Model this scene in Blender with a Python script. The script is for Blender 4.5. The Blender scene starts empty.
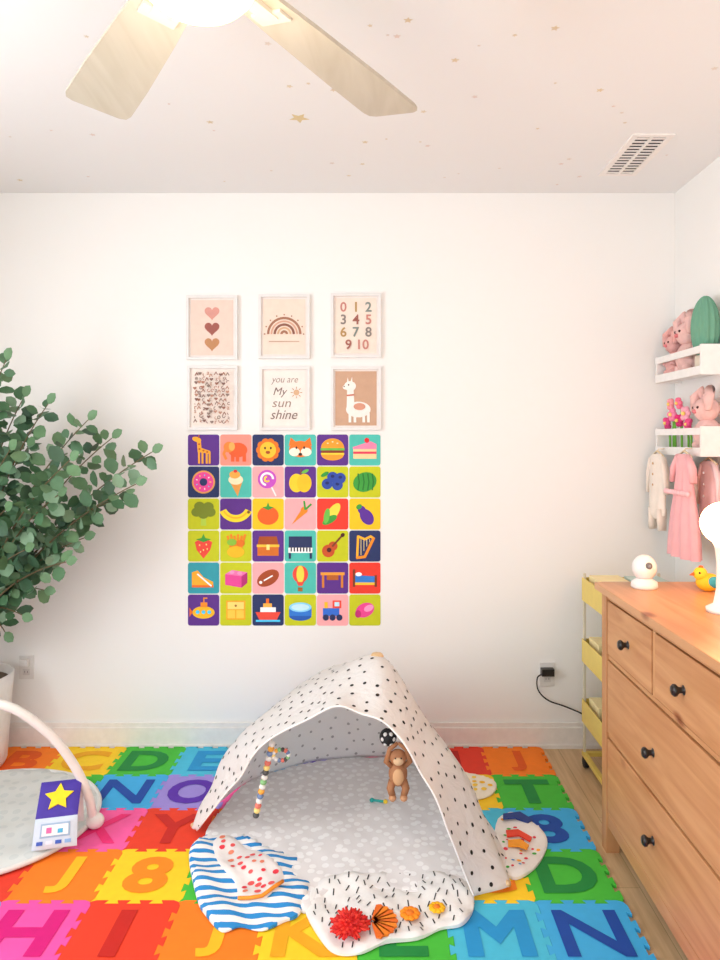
import bpy, bmesh, math, random, bisect
from mathutils import Vector, Matrix
random.seed(7)
FPX=707.0; VX=375.0; VY=440.0; EH=1.52
WALL=3.5; RX=1.485; LX=-2.3; CZ=2.743; BY=-1.2
def P(px,py,Y): return Vector(((px-VX)*Y/FPX, Y, EH-(py-VY)*Y/FPX))
def F(px,py,z=0.0):
    Y=FPX*(EH-z)/(py-VY); return Vector(((px-VX)*Y/FPX,Y,z))
def lin(h):
    h=h.lstrip('#'); r=[int(h[i:i+2],16)/255 for i in (0,2,4)]
    return tuple(((c/12.92) if c<=.04045 else ((c+.055)/1.055)**2.4) for c in r)+(1,)
_m={}
def col(h,rough=.7,emit=0,metal=0,noise=0.06):
    k=(h,rough,emit,metal)
    if k in _m: return _m[k]
    m=bpy.data.materials.new('mat_'+h.strip('#')); m.use_nodes=True
    nt=m.node_tree; b=nt.nodes['Principled BSDF']
    b.inputs['Roughness'].default_value=rough; b.inputs['Metallic'].default_value=metal
    c=lin(h)
    n=nt.nodes.new('ShaderNodeTexNoise'); n.inputs['Scale'].default_value=30
    tc=nt.nodes.new('ShaderNodeTexCoord'); nt.links.new(tc.outputs['Object'],n.inputs['Vector'])
    r=nt.nodes.new('ShaderNodeValToRGB')
    r.color_ramp.elements[0].position=.3; r.color_ramp.elements[1].position=.7
    r.color_ramp.elements[0].color=tuple(x*(1-noise) for x in c[:3])+(1,)
    r.color_ramp.elements[1].color=c
    nt.links.new(n.outputs['Fac'],r.inputs['Fac']); nt.links.new(r.outputs['Color'],b.inputs['Base Color'])
    if emit:
        b.inputs['Emission Color'].default_value=c; b.inputs['Emission Strength'].default_value=emit
    _m[k]=m; return m
class MB:
    def __init__(s,name): s.name=name; s.v=[];s.f=[];s.mi=[];s.sm=[];s.mats=[]
    def idx(s,m):
        if isinstance(m,str): m=col(m)
        if m not in s.mats: s.mats.append(m)
        return s.mats.index(m)
    def add(s,vs,fs,m,smooth=False):
        o=len(s.v); i=s.idx(m)
        s.v+= [tuple(v) for v in vs]
        for f in fs: s.f.append([o+a for a in f]); s.mi.append(i); s.sm.append(smooth)
    def box(s,a,b,m,M=None):
        x0,y0,z0=[min(a[i],b[i]) for i in range(3)]; x1,y1,z1=[max(a[i],b[i]) for i in range(3)]
        vs=[Vector(p) for p in [(x0,y0,z0),(x1,y0,z0),(x1,y1,z0),(x0,y1,z0),(x0,y0,z1),(x1,y0,z1),(x1,y1,z1),(x0,y1,z1)]]
        if M: vs=[M@v for v in vs]
        s.add(vs,[(0,3,2,1),(4,5,6,7),(0,1,5,4),(1,2,6,5),(2,3,7,6),(3,0,4,7)],m)
    def ell(s,c,r,m,M=None,nu=20,nv=12,fn=None):
        if not hasattr(r,'__len__'): r=(r,r,r)
        vs=[];fs=[]
        for j in range(nv+1):
            t=math.pi*j/nv
            for i in range(nu):
                a=2*math.pi*i/nu
                k=fn(a,t) if fn else 1
                p=Vector((r[0]*math.sin(t)*math.cos(a)*k,r[1]*math.sin(t)*math.sin(a)*k,r[2]*math.cos(t)))
                if M: p=M@p
                vs.append(Vector(c)+p)
        for j in range(nv):
            for i in range(nu):
                fs.append((j*nu+i,(j+1)*nu+i,(j+1)*nu+(i+1)%nu,j*nu+(i+1)%nu))
        s.add(vs,fs,m,True)
    def tube(s,pts,r,m,n=10,flat=1.0):
        pts=[Vector(p) for p in pts]; N=len(pts)
        if not hasattr(r,'__len__'): r=[r]*N
        vs=[];fs=[];up=None
        for k in range(N):
            d=(pts[min(k+1,N-1)]-pts[max(k-1,0)])
            if d.length<1e-9: d=Vector((0,0,1))
            d.normalize()
            if up is None:
                up=d.orthogonal().normalized()
            up=(up-d*up.dot(d))
            up=up.normalized() if up.length>1e-6 else d.orthogonal().normalized()
            w=d.cross(up)
            for i in range(n):
                a=2*math.pi*i/n; vs.append(pts[k]+up*math.cos(a)*r[k]+w*math.sin(a)*r[k]*flat)
        for k in range(N-1):
            for i in range(n):
                fs.append((k*n+i,k*n+(i+1)%n,(k+1)*n+(i+1)%n,(k+1)*n+i))
        fs.append(tuple(range(n-1,-1,-1))); fs.append(tuple((N-1)*n+i for i in range(n)))
        s.add(vs,fs,m,True)
    def lathe(s,c,prof,m,n=28,fn=None):
        vs=[];fs=[]
        for (r,z) in prof:
            for i in range(n):
                a=2*math.pi*i/n; k=fn(a) if fn else 1
                vs.append((c[0]+r*k*math.cos(a),c[1]+r*k*math.sin(a),c[2]+z))
        for j in range(len(prof)-1):
            for i in range(n): fs.append((j*n+i,j*n+(i+1)%n,(j+1)*n+(i+1)%n,(j+1)*n+i))
        s.add(vs,fs,m,True)
    def prism(s,pts,vec,m,mside=None):
        n=len(pts); pts=[Vector(p) for p in pts]; vec=Vector(vec)
        s.add(pts+[p+vec for p in pts],[tuple(n+i for i in range(n)),tuple(range(n-1,-1,-1))],m)
        s.add(pts+[p+vec for p in pts],[(i,(i+1)%n,n+(i+1)%n,n+i) for i in range(n)],mside or m)
    def face(s,pts,m): s.add(pts,[tuple(range(len(pts)))],m)
    def obj(s,bevel=0,parent=None,sub=0):
        me=bpy.data.meshes.new(s.name); me.from_pydata(s.v,[],s.f)
        for m in s.mats: me.materials.append(m)
        me.polygons.foreach_set('material_index',s.mi); me.polygons.foreach_set('use_smooth',s.sm)
        me.update(); o=bpy.data.objects.new(s.name,me); bpy.context.collection.objects.link(o)
        if bevel:
            b=o.modifiers.new('b','BEVEL'); b.width=bevel; b.segments=2; b.limit_method='ANGLE'
        if parent: o.parent=parent
        return o
def cr(p0,p1,p2,p3,t):
    return .5*((2*p1)+(p2-p0)*t+(2*p0-5*p1+4*p2-p3)*t*t+(3*p1-p0-3*p2+p3)*t**3)
def spline(pts,n):
    pts=[Vector(p) for p in pts]; N=len(pts); out=[]
    for k in range(n):
        u=k/(n-1)*(N-1); i=min(int(u),N-2); t=u-i
        p0=pts[i-1] if i>0 else 2*pts[0]-pts[1]
        p3=pts[i+2] if i+2<N else 2*pts[-1]-pts[-2]
        out.append(cr(p0,pts[i],pts[i+1],p3,t))
    return out
def closed(pts,k=6):
    pts=[Vector(p) for p in pts]; N=len(pts); out=[]
    for i in range(N):
        for j in range(k): out.append(cr(pts[i-1],pts[i],pts[(i+1)%N],pts[(i+2)%N],j/k))
    return out
def ccw(pts):
    a=sum(pts[i].x*pts[(i+1)%len(pts)].y-pts[(i+1)%len(pts)].x*pts[i].y for i in range(len(pts)))
    return pts if a>0 else pts[::-1]
_t={}
def textmesh(s,bold=.012):
    k=(s,bold)
    if k in _t: return _t[k]
    if s=='M' and bold>.01:
        V=[(-.45,-.5),(-.24,-.5),(-.24,.12),(0,-.25),(.24,.12),(.24,-.5),(.45,-.5),(.45,.5),(.24,.5),(0,.12),(-.24,.5),(-.45,.5)]
        _t[k]=(V,[(0,1,2,10,11),(2,3,9,10),(3,4,8,9),(4,5,6,7,8)]); return _t[k]
    cu=bpy.data.curves.new('t','FONT'); cu.body=s; cu.size=1; cu.offset=bold; cu.resolution_u=4
    o=bpy.data.objects.new('t',cu); bpy.context.collection.objects.link(o)
    dg=bpy.context.evaluated_depsgraph_get(); dg.update()
    me=bpy.data.meshes.new_from_object(o.evaluated_get(dg))
    vs=[v.co.copy() for v in me.vertices]; fs=[tuple(p.vertices) for p in me.polygons]
    bpy.data.objects.remove(o); bpy.data.meshes.remove(me)
    if vs:
        x0=min(v.x for v in vs);x1=max(v.x for v in vs);y0=min(v.y for v in vs);y1=max(v.y for v in vs)
        vs=[((v.x-(x0+x1)/2)/(y1-y0),(v.y-(y0+y1)/2)/(y1-y0)) for v in vs]
    _t[k]=(vs,fs); return _t[k]
def nodemat(name):
    m=bpy.data.materials.new(name); m.use_nodes=True; nt=m.node_tree
    return m,nt,nt.nodes['Principled BSDF']
def ramp(nt,els,interp='LINEAR'):
    r=nt.nodes.new('ShaderNodeValToRGB'); r.color_ramp.interpolation=interp
    e=r.color_ramp.elements
    e[0].position=els[0][0]; e[0].color=lin(els[0][1]); e[1].position=els[1][0]; e[1].color=lin(els[1][1])
    for p,c in els[2:]:
        x=e.new(p); x.color=lin(c)
    return r
def wood(name,c1,c2,scale,axis='Y',rough=.5,knots=None):
    m,nt,b=nodemat(name); L=nt.links
    tc=nt.nodes.new('ShaderNodeTexCoord'); mp=nt.nodes.new('ShaderNodeMapping')
    sc={'Y':(14,1.2,14),'X':(1.2,14,14),'Z':(14,14,1.2)}[axis]
    mp.inputs['Scale'].default_value=[x*scale for x in sc]
    L.new(tc.outputs['Object'],mp.inputs['Vector'])
    n=nt.nodes.new('ShaderNodeTexNoise'); n.inputs['Scale'].default_value=1.6; n.inputs['Detail'].default_value=6; n.inputs['Distortion'].default_value=.8
    L.new(mp.outputs['Vector'],n.inputs['Vector'])
    r=ramp(nt,[(.3,c2),(.68,c1)]); L.new(n.outputs['Fac'],r.inputs['Fac']); out=r.outputs['Color']
    if knots:
        mk=nt.nodes.new('ShaderNodeMapping'); mk.inputs['Scale'].default_value=[{'Y':(5,2.6,5),'Z':(5,5,2.6),'X':(2.6,5,5)}[axis][i] for i in range(3)]
        L.new(tc.outputs['Object'],mk.inputs['Vector'])
        v=nt.nodes.new('ShaderNodeTexVoronoi'); v.inputs['Scale'].default_value=1.0; L.new(mk.outputs['Vector'],v.inputs['Vector'])
        rk=ramp(nt,[(.04,knots),(.12,'ffffff')]); L.new(v.outputs['Distance'],rk.inputs['Fac'])
        mx=nt.nodes.new('ShaderNodeMix'); mx.data_type='RGBA'; mx.blend_type='MULTIPLY'; mx.inputs[0].default_value=1
        L.new(out,mx.inputs[6]); L.new(rk.outputs['Color'],mx.inputs[7]); out=mx.outputs[2]
    L.new(out,b.inputs['Base Color']); b.inputs['Roughness'].default_value=rough
    return m
def dots(name,base,dot,scale,rad,rnd=.6,trans=0):
    m,nt,b=nodemat(name); L=nt.links
    tc=nt.nodes.new('ShaderNodeTexCoord')
    v=nt.nodes.new('ShaderNodeTexVoronoi'); v.voronoi_dimensions='2D'; v.inputs['Scale'].default_value=scale; v.inputs['Randomness'].default_value=rnd
    L.new(tc.outputs['Object'],v.inputs['Vector'])
    r=ramp(nt,[(0,dot),(rad,base)],'CONSTANT'); L.new(v.outputs['Distance'],r.inputs['Fac'])
    L.new(r.outputs['Color'],b.inputs['Base Color']); b.inputs['Roughness'].default_value=.9
    return m
def fabric(name,c,trans=.35,bump=.4):
    m,nt,b=nodemat(name); L=nt.links
    b.inputs['Base Color'].default_value=lin(c); b.inputs['Roughness'].default_value=.95
    tc=nt.nodes.new('ShaderNodeTexCoord'); n=nt.nodes.new('ShaderNodeTexNoise'); n.inputs['Scale'].default_value=9; n.inputs['Detail'].default_value=4; n.inputs['Distortion'].default_value=1
    L.new(tc.outputs['Object'],n.inputs['Vector']); bp=nt.nodes.new('ShaderNodeBump'); bp.inputs['Strength'].default_value=bump; bp.inputs['Distance'].default_value=.03
    L.new(n.outputs['Fac'],bp.inputs['Height']); L.new(bp.outputs[0],b.inputs['Normal'])
    t=nt.nodes.new('ShaderNodeBsdfTranslucent'); t.inputs['Color'].default_value=lin(c); mx=nt.nodes.new('ShaderNodeMixShader'); mx.inputs[0].default_value=trans
    L.new(b.outputs[0],mx.inputs[1]); L.new(t.outputs[0],mx.inputs[2]); L.new(mx.outputs[0],nt.nodes['Material Output'].inputs['Surface'])
    return m

# ================= ROOM
def wallmat(name,c):
    m,nt,b=nodemat(name); L=nt.links
    n=nt.nodes.new('ShaderNodeTexNoise'); n.inputs['Scale'].default_value=1.5
    r=ramp(nt,[(.3,c),(.7,c)]); e=r.color_ramp.elements[0]; e.color=tuple(x*.985 for x in e.color[:3])+(1,)
    L.new(n.outputs['Fac'],r.inputs['Fac']); L.new(r.outputs['Color'],b.inputs['Base Color']); b.inputs['Roughness'].default_value=.85
    n2=nt.nodes.new('ShaderNodeTexNoise'); n2.inputs['Scale'].default_value=260
    bp=nt.nodes.new('ShaderNodeBump'); bp.inputs['Strength'].default_value=.04; L.new(n2.outputs['Fac'],bp.inputs['Height']); L.new(bp.outputs[0],b.inputs['Normal'])
    return m
WM=wallmat('wall_paint','f1f0ed'); CM=wallmat('ceiling_paint','eceded')
def slab(name,a,b,m):
    k=MB(name); k.box(a,b,m); return k.obj()
slab('wall_back',(LX,WALL,0),(RX,WALL+.1,CZ),WM)
slab('wall_right',(RX,BY,0),(RX+.1,WALL+.1,CZ),WM)
k=MB('wall_left')
for a,b in [((LX-.1,BY,0),(LX,WALL+.1,.8)),((LX-.1,BY,2.3),(LX,WALL+.1,CZ)),((LX-.1,BY,.8),(LX,.3,2.3)),((LX-.1,2.1,.8),(LX,WALL+.1,2.3))]:
    k.box(a,b,WM)
k.obj()
k=MB('window_1'); w='#f6f4f0'
for a,b in [((LX-.06,.3,.86),(LX+.02,.36,2.24)),((LX-.06,2.04,.86),(LX+.02,2.1,2.24)),((LX-.06,.3,.8),(LX+.03,2.1,.86)),((LX-.06,.3,2.24),(LX+.02,2.1,2.3)),((LX-.05,1.18,.86),(LX-.02,1.22,2.24)),((LX-.045,.36,1.53),(LX-.025,2.04,1.57))]:
    k.box(a,b,w)
k.obj()
slab('ceiling',(LX-.1,BY,CZ),(RX+.1,WALL+.1,CZ+.1),CM)
m,nt,b=nodemat('floor_wood'); L=nt.links
tc=nt.nodes.new('ShaderNodeTexCoord'); mp=nt.nodes.new('ShaderNodeMapping'); mp.inputs['Rotation'].default_value=(0,0,math.pi/2)
L.new(tc.outputs['Object'],mp.inputs['Vector'])
br=nt.nodes.new('ShaderNodeTexBrick'); br.inputs['Scale'].default_value=1; br.inputs['Brick Width'].default_value=1.2; br.inputs['Row Height'].default_value=.15; br.inputs['Mortar Size'].default_value=.0015
br.inputs['Color1'].default_value=lin('e3c49c'); br.inputs['Color2'].default_value=lin('d9b88c'); br.inputs['Mortar'].default_value=lin('b89a70'); br.offset=.37
L.new(mp.outputs[0],br.inputs['Vector'])
mp2=nt.nodes.new('ShaderNodeMapping'); mp2.inputs['Scale'].default_value=(30,2,1); L.new(tc.outputs['Object'],mp2.inputs['Vector'])
nn=nt.nodes.new('ShaderNodeTexNoise'); nn.inputs['Scale'].default_value=1.5; nn.inputs['Detail'].default_value=5; L.new(mp2.outputs[0],nn.inputs['Vector'])
rr=ramp(nt,[(.3,'dcd2c8'),(.7,'ffffff')]); L.new(nn.outputs['Fac'],rr.inputs['Fac'])
mx=nt.nodes.new('ShaderNodeMix'); mx.data_type='RGBA'; mx.blend_type='MULTIPLY'; mx.inputs[0].default_value=1
L.new(br.outputs['Color'],mx.inputs[6]); L.new(rr.outputs['Color'],mx.inputs[7]); L.new(mx.outputs[2],b.inputs['Base Color']); b.inputs['Roughness'].default_value=.4
slab('floor',(LX-.1,BY,-.1),(RX+.1,WALL+.1,0),m)
def base(name,a,b,horizontal):
    k=MB(name); c=col('#efebe5',.4)
    (x0,y0),(x1,y1)=a,b
    k.box((x0,y0,0),(x1,y1,.1),c)
    if horizontal: k.box((x0,y0+.005,.1),(x1,y1,.122),c); k.box((x0,y0-.008,0),(x1,y0,.018),c)
    elif name=='baseboard_right': k.box((x0+.004,y0,.1),(x1,y1,.122),c)
    else: k.box((x0,y0,.1),(x1-.004,y1,.122),c)
    k.obj()
base('baseboard_back',(LX,WALL-.014),(RX,WALL),True)
base('baseboard_right',(RX-.014,BY),(RX,WALL-.014),False)
base('baseboard_left',(LX,BY),(LX+.014,WALL-.014),False)

k=MB('ceiling_star_decals')
def star(k,c,r,m,z,rot):
    pts=[(c[0]+(r if i%2==0 else r*.45)*math.cos(rot+i*math.pi/5),c[1]+(r if i%2==0 else r*.45)*math.sin(rot+i*math.pi/5),z) for i in range(10)]
    k.prism(pts,(0,0,-.001),m)
for i in range(110):
    x=random.uniform(-2.1,1.4); y=random.uniform(.9,3.4)
    star(k,(x,y),random.choice([.006,.008,.012]),random.choice(['#e0d4be','#ddd0b8','#e2d9d0','#e2d2cb']),CZ-.0003,random.random()*6)
def C(px,py):
    Y=FPX*(CZ-EH)/(VY-py); return ((px-VX)*Y/FPX,Y)
star(k,C(299,118),.04,'#dccb9c',CZ-.0003,.3)
for q in [(555,28),(408,20),(365,142),(20,180),(210,122),(455,60),(600,90),(345,78)]:
    star(k,C(*q),.014,'#dccdae',CZ-.0003,1)
k.obj()
k=MB('ceiling_air_vent'); x0,x1,y0,y1=1.03,1.2,2.82,3.26
wv=col('#f2eeea',.5)
k.box((x0,y0,CZ-.006),(x1,y0+.025,CZ),wv);k.box((x0,y1-.025,CZ-.006),(x1,y1,CZ),wv)
k.box((x0,y0+.025,CZ-.006),(x0+.025,y1-.025,CZ),wv);k.box((x1-.025,y0+.025,CZ-.006),(x1,y1-.025,CZ),wv)
k.box((x0+.02,y0+.02,CZ-.002),(x1-.02,y1-.02,CZ-.0005),'#3a3634')
xm=(x0+x1)/2; k.box((xm-.006,y0+.026,CZ-.0075),(xm+.006,y1-.026,CZ-.002),wv)
n=13
for i in range(n):
    y=y0+.04+i*(y1-y0-.08)/(n-1); k.box((x0+.0255,y-.0058,CZ-.0055),(x1-.0255,y+.0058,CZ-.003),wv)
k.obj()

# ================= CEILING FAN
hx,hy,hz=-.336,1.335,2.45
k=MB('ceiling_fan'); met=col('#d8d2c6',.35)
k.lathe((hx,hy,0),[(0.0,CZ),(.07,CZ),(.065,CZ-.03),(.03,CZ-.055),(.015,CZ-.06),(.015,hz+.09),(.05,hz+.085),(.1,hz+.06),(.115,hz+.02),(.11,hz-.01),(.095,hz-.02),(0,hz-.02)],met)
bl=wood('fan_blade_wood','#c4bdad','#b9b19f',1,'Y',.6)
for ang in (59,125,195,264,328):
    a=math.radians(ang)
    M=Matrix.Translation((hx,hy,hz-.012))@Matrix.Rotation(a,4,'Z')@Matrix.Rotation(math.radians(9),4,'X')
    out=[(.16,-.055),(.3,-.066),(.55,-.08),(.72,-.085),(.747,-.079),(.757,-.062),(.762,.062),(.754,.08),(.73,.086),(.55,.08),(.3,.066),(.16,.055)]
    k.prism([M@Vector((x,y,-.004)) for x,y in out],(M.to_3x3()@Vector((0,0,.009))),bl)
    k.box((.08,-.02,-.014),(.22,.02,-.0045),met,M); k.box((.2,-.04,-.011),(.24,.04,-.0045),met,M)
glow=col('#ffd58c',.4,4)
k.ell((hx,hy+.0,hz-.04),(.12,.12,.085),glow)
k.obj()

# ================= WALL ART
def wx(px): return (px-VX)*WALL/FPX
def wz(py): return EH-(py-VY)*WALL/FPX
class Art:
    def __init__(s,k,cx,cz,h,y): s.k=k;s.cx=cx;s.cz=cz;s.h=h;s.y=y
    def pl(s,pts,c):
        s.y-=.0003
        s.k.face([(s.cx+u*s.h,s.y,s.cz+v*s.h) for u,v in pts],c if not isinstance(c,str) else col(c))
    def e(s,x,y,rx,ry,c,rot=0,a0=0,a1=360,n=22):
        r=math.radians(rot); pts=[]
        for i in range(n):
            a=math.radians(a0+(a1-a0)*i/(n if a1-a0==360 else n-1))
            u=rx*math.cos(a);v=ry*math.sin(a)
            pts.append((x+u*math.cos(r)-v*math.sin(r),y+u*math.sin(r)+v*math.cos(r)))
        s.pl(pts,c)
    def r(s,x0,y0,x1,y1,c): s.pl([(x0,y0),(x1,y0),(x1,y1),(x0,y1)],c)
    def l(s,pts,w,c):
        s.y-=.0003
        for i in range(len(pts)-1):
            a=Vector(pts[i]+(0,));b=Vector(pts[i+1]+(0,));d=(b-a)
            if d.length<1e-6: continue
            d.normalize(); a=a-d*w*.3; b=b+d*w*.3; n=Vector((-d.y,d.x,0))*w/2
            s.k.face([(s.cx+q.x*s.h,s.y-i*2e-6,s.cz+q.y*s.h) for q in (a-n,b-n,b+n,a+n)],col(c))
    def arc(s,x,y,r0,r1,a0,a1,c,n=20):
        o=[];i_=[]
        for i in range(n):
            a=math.radians(a0+(a1-a0)*i/(n-1)); o.append((x+r1*math.cos(a),y+r1*math.sin(a))); i_.append((x+r0*math.cos(a),y+r0*math.sin(a)))
        s.pl(o+i_[::-1],c)
    def t(s,txt,x,y,size,c,bold=.012,shear=0,xs=1):
        s.y-=.0003; vs,fs=textmesh(txt,bold)
        s.k.add([(s.cx+(x+(a*xs+b*shear)*size)*s.h,s.y,s.cz+(y+b*size)*s.h) for a,b in vs],fs,col(c))
    def heart(s,x,y,r,c):
        pts=[]
        for i in range(30):
            t=-2*math.pi*i/30
            pts.append((x+r*math.sin(t)**3, y+r*(13*math.cos(t)-5*math.cos(2*t)-2*math.cos(3*t)-math.cos(4*t))/16))
        s.pl(pts,c)
def frame(x0,x1,y0,y1,paper,fn):
    k=MB('framed_picture'); X0,X1,Z0,Z1=wx(x0),wx(x1),wz(y1),wz(y0); t=.013; yf=WALL-.02; wf=col('#e6e4e2',.4)
    k.box((X0,yf,Z0),(X1,WALL,Z0+t),wf);k.box((X0,yf,Z1-t),(X1,WALL,Z1),wf)
    k.box((X0,yf,Z0+t),(X0+t,WALL,Z1-t),wf);k.box((X1-t,yf,Z0+t),(X1,WALL,Z1-t),wf)
    k.box((X0+t,WALL-.008,Z0+t),(X1-t,WALL-.001,Z1-t),'#efe6e0')
    s=.009; k.box((X0+t+s,WALL-.0095,Z0+t+s),(X1-t-s,WALL-.008,Z1-t-s),paper)
    A=Art(k,(X0+X1)/2,(Z0+Z1)/2,((Z1-Z0)/2-t-s)*1.08,WALL-.0098); fn(A); k.obj()
def a1(A): A.heart(0,.5,.25,'#d8988c'); A.heart(0,-.02,.25,'#a05a50'); A.heart(0,-.54,.25,'#c08a5e')
def a2(A):
    for r0,r1,c in [(.5,.58,'#a9745a'),(.4,.46,'#d8a890'),(.28,.36,'#8e5a48'),(.18,.24,'#d8b08a'),(.05,.13,'#a9745a')]: A.arc(0,-.25,r0,r1,0,180,c)
    for i in range(9): a=math.pi*i/8; A.e(.65*math.cos(a),-.25+.65*math.sin(a),.025,.025,'#a9745a')
    A.l([(-.5,-.5),(.5,-.5)],.03,'#c9a48c')
def a3(A):
    cs=['#c8857a','#8a807a','#b8935a','#a3655a','#808a84']; i=0
    for r,row in enumerate([['0','1','2'],['3','4','5'],['6','7','8'],['9','10']]):
        for j,t in enumerate(row):
            A.t(t,(-.42+.42*j) if len(row)==3 else (-.25+.5*j),.63-.42*r,.33,cs[(i*2)%5],.02); i+=1
def a4(A):
    rnd=random.Random(3)
    for i in range(9):
        for j in range(12):
            x=-.56+1.12*i/8+rnd.uniform(-.04,.04); y=-.78+1.56*j/11+rnd.uniform(-.04,.04); c=rnd.choice(['#94604c','#a97560','#7e5a50','#b98a74','#8a7468'])
            q=rnd.random()
            if q<.25: A.arc(x,y,.035,.06,rnd.uniform(0,180),rnd.uniform(200,400),c,8)
            elif q<.5: A.heart(x,y,.06,c)
            elif q<.75: A.t(rnd.choice('abcegkrs'),x,y,.11,c,.01)
            else: A.l([(x-.05,y-.04),(x,y+.05),(x+.05,y-.03)],.03,c)
def a5(A):
    A.t('you are',0,.58,.22,'#9c8478',-.004,.25,.9)
    A.t('My',-.15,.2,.34,'#806860',-.002,.3); A.e(.4,.2,.1,.1,'#d8b08a')
    A.t('sun',-.1,-.2,.2,'#9c8478',-.004,.25,1.1); A.t('shine',.0,-.55,.32,'#806860',-.002,.3,.95)
    for i in range(8):
        a=i*math.pi/4; A.l([(.4+.13*math.cos(a),.2+.13*math.sin(a)),(.4+.19*math.cos(a),.2+.19*math.sin(a))],.025,'#c99a70')
def a6(A):
    w='#f7f1ea'
    A.e(.08,-.38,.42,.27,w); A.pl([(-.32,-.4),(-.05,-.3),(-.08,.3),(-.3,.3)],w); A.e(-.2,.42,.2,.17,w); A.e(-.34,.38,.11,.08,w)
    A.pl([(-.2,.52),(-.12,.54),(-.13,.74)],w);A.pl([(-.32,.5),(-.24,.54),(-.28,.72)],w)
    for x in (-.25,-.08,.22,.38): A.r(x,-.82,x+.09,-.5,w)
    A.e(-.25,.46,.025,.03,'#5b4338'); A.e(-.4,.4,.025,.02,'#5b4338'); A.e(.12,-.28,.2,.12,'#d99a80'); A.l([(-.3,.1),(-.07,.12)],.05,'#c76d58')
frame(187,238,296,360,'#ecd2c4',a1); frame(259,310,295,359,'#efdccc',a2); frame(331,381,294,358,'#efe0d2',a3)
frame(188,238,366,430,'#f1e4da',a4); frame(260,310,367,430,'#f2eae2',a5); frame(331,381,367,430,'#cba488',a6)

PU='#5b2a8c';SA='#ff9a8a';NV='#1e2f63';MT='#4cc3b5';LI='#c9d010';OR='#ff9a1e';RD='#ee3a26';TL='#2f9fae';YE='#ffcb14';PK='#ffb0b4'
def giraffe(A):
    o='#ffb02a'; A.pl([(-.3,-.1),(.35,-.2),(.35,-.05),(-.1,.1),(-.15,.55),(-.35,.55)],o); A.e(-.35,.55,.24,.13,o,-15)
    for x in(-.28,-.1,.12,.27): A.r(x,-.7,x+.1,-.1,o)
    for p in[(-.22,.3),(-.2,.05),(0,-.03),(.2,-.1)]: A.e(*p,.06,.05,'#c8641e')
    A.l([(-.25,.62),(-.22,.78)],.05,'#c8641e')
def elephant(A):
    o='#f2622e'; A.e(.1,0,.5,.38,o);A.e(-.35,.15,.28,.28,'#f78a3a');A.l([(-.5,.1),(-.62,-.2),(-.5,-.45)],.14,'#f78a3a')
    for x in(-.25,0,.35):A.r(x,-.6,x+.18,-.1,o)
    A.e(-.2,.18,.16,.22,'#ffb35a')
def lion(A):
    for i in range(10): a=i*math.pi/5; A.e(.42*math.cos(a),.42*math.sin(a),.2,.2,'#e8791a')
    A.e(0,0,.42,.42,'#ffc832');A.e(-.15,.1,.05,.07,'#3a2410');A.e(.15,.1,.05,.07,'#3a2410');A.e(0,-.12,.12,.08,'#a64a1a')
def fox(A):
    A.pl([(-.6,.2),(-.5,.65),(-.2,.4)],'#f47a20');A.pl([(.2,.4),(.5,.65),(.6,.2)],'#f47a20');A.e(0,.05,.58,.42,'#f47a20')
    A.e(-.3,-.1,.28,.22,'#fff3e0');A.e(.3,-.1,.28,.22,'#fff3e0');A.e(0,-.22,.1,.08,'#33221a');A.e(-.2,.12,.05,.07,'#33221a');A.e(.2,.12,.05,.07,'#33221a')
def burger(A):
    A.e(0,.1,.6,.5,'#f7a02a',0,0,180);A.r(-.62,-.02,.62,.1,'#6cc24a');A.r(-.58,-.18,.58,-.02,'#8a3a1c');A.r(-.6,-.24,.6,-.15,'#ffd83a');A.e(0,-.24,.58,.3,'#f7a02a',0,180,360)
    for p in[(-.25,.35),(0,.42),(.25,.35)]:A.e(*p,.05,.03,'#fff0c0')
def cake(A):
    A.pl([(-.6,-.45),(.6,-.45),(.6,.1),(-.6,.1)],'#ffd8a0');A.r(-.6,-.2,.6,-.08,'#e23a5a');A.pl([(-.62,.05),(.6,.05),(.6,.3),(.3,.45),(-.62,.15)],'#ff8ab0');A.e(.1,.5,.13,.13,'#e2202a')
def donut(A):
    A.e(0,0,.6,.6,'#e8a850');A.e(0,0,.52,.52,'#f04aa0');A.e(0,0,.2,.2,NV)
    for i in range(9):a=i*.7;A.e(.36*math.cos(a),.36*math.sin(a),.05,.03,['#ffe04a','#ffffff','#4ad0ff'][i%3],i*40,n=8)
def cone(A):
    A.pl([(-.3,0),(.1,-.75),(.35,.05)],'#e8a04a');A.e(0,.12,.38,.26,'#fff0c8');A.e(-.05,.38,.28,.2,'#ffb04a');A.e(-.02,.56,.1,.08,'#e2322a')
def lolly(A):
    A.l([(.1,-.1),(.4,-.7)],.08,'#ffffff');A.e(-.05,.15,.48,.48,'#c850c8');A.arc(-.05,.15,.25,.36,0,260,'#ffffff');A.arc(-.05,.15,.08,.17,90,330,'#ffe04a')
def apple(A):
    A.e(-.2,-.05,.38,.48,'#ffd22a');A.e(.2,-.05,.38,.48,'#ffc61e');A.l([(0,.4),(.06,.65)],.07,'#7a4a20');A.e(.25,.55,.2,.08,'#6cc24a',25)
def berries(A):
    for p in[(-.28,-.1),(.25,-.15),(0,.25),(.4,.2)]:A.e(*p,.28,.28,'#2a4aa8');A.e(p[0],p[1]+.05,.1,.08,'#16286a')
    A.e(-.4,.4,.22,.1,'#2f9a3a',30)
def melon(A):
    A.e(0,0,.62,.5,'#3aa03a',20)
    for x in(-.35,-.1,.15,.38):A.l([(x,-.4),(x+.06,0),(x,.42)],.07,'#1f7a2c')
def broc(A):
    A.pl([(-.15,-.6),(.15,-.6),(.12,0),(-.12,0)],'#b8d84a')
    for p in[(-.35,.1),(.35,.1),(0,.3),(-.2,.4),(.25,.38),(0,0)]:A.e(*p,.28,.24,'#7a8a1e')
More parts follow.
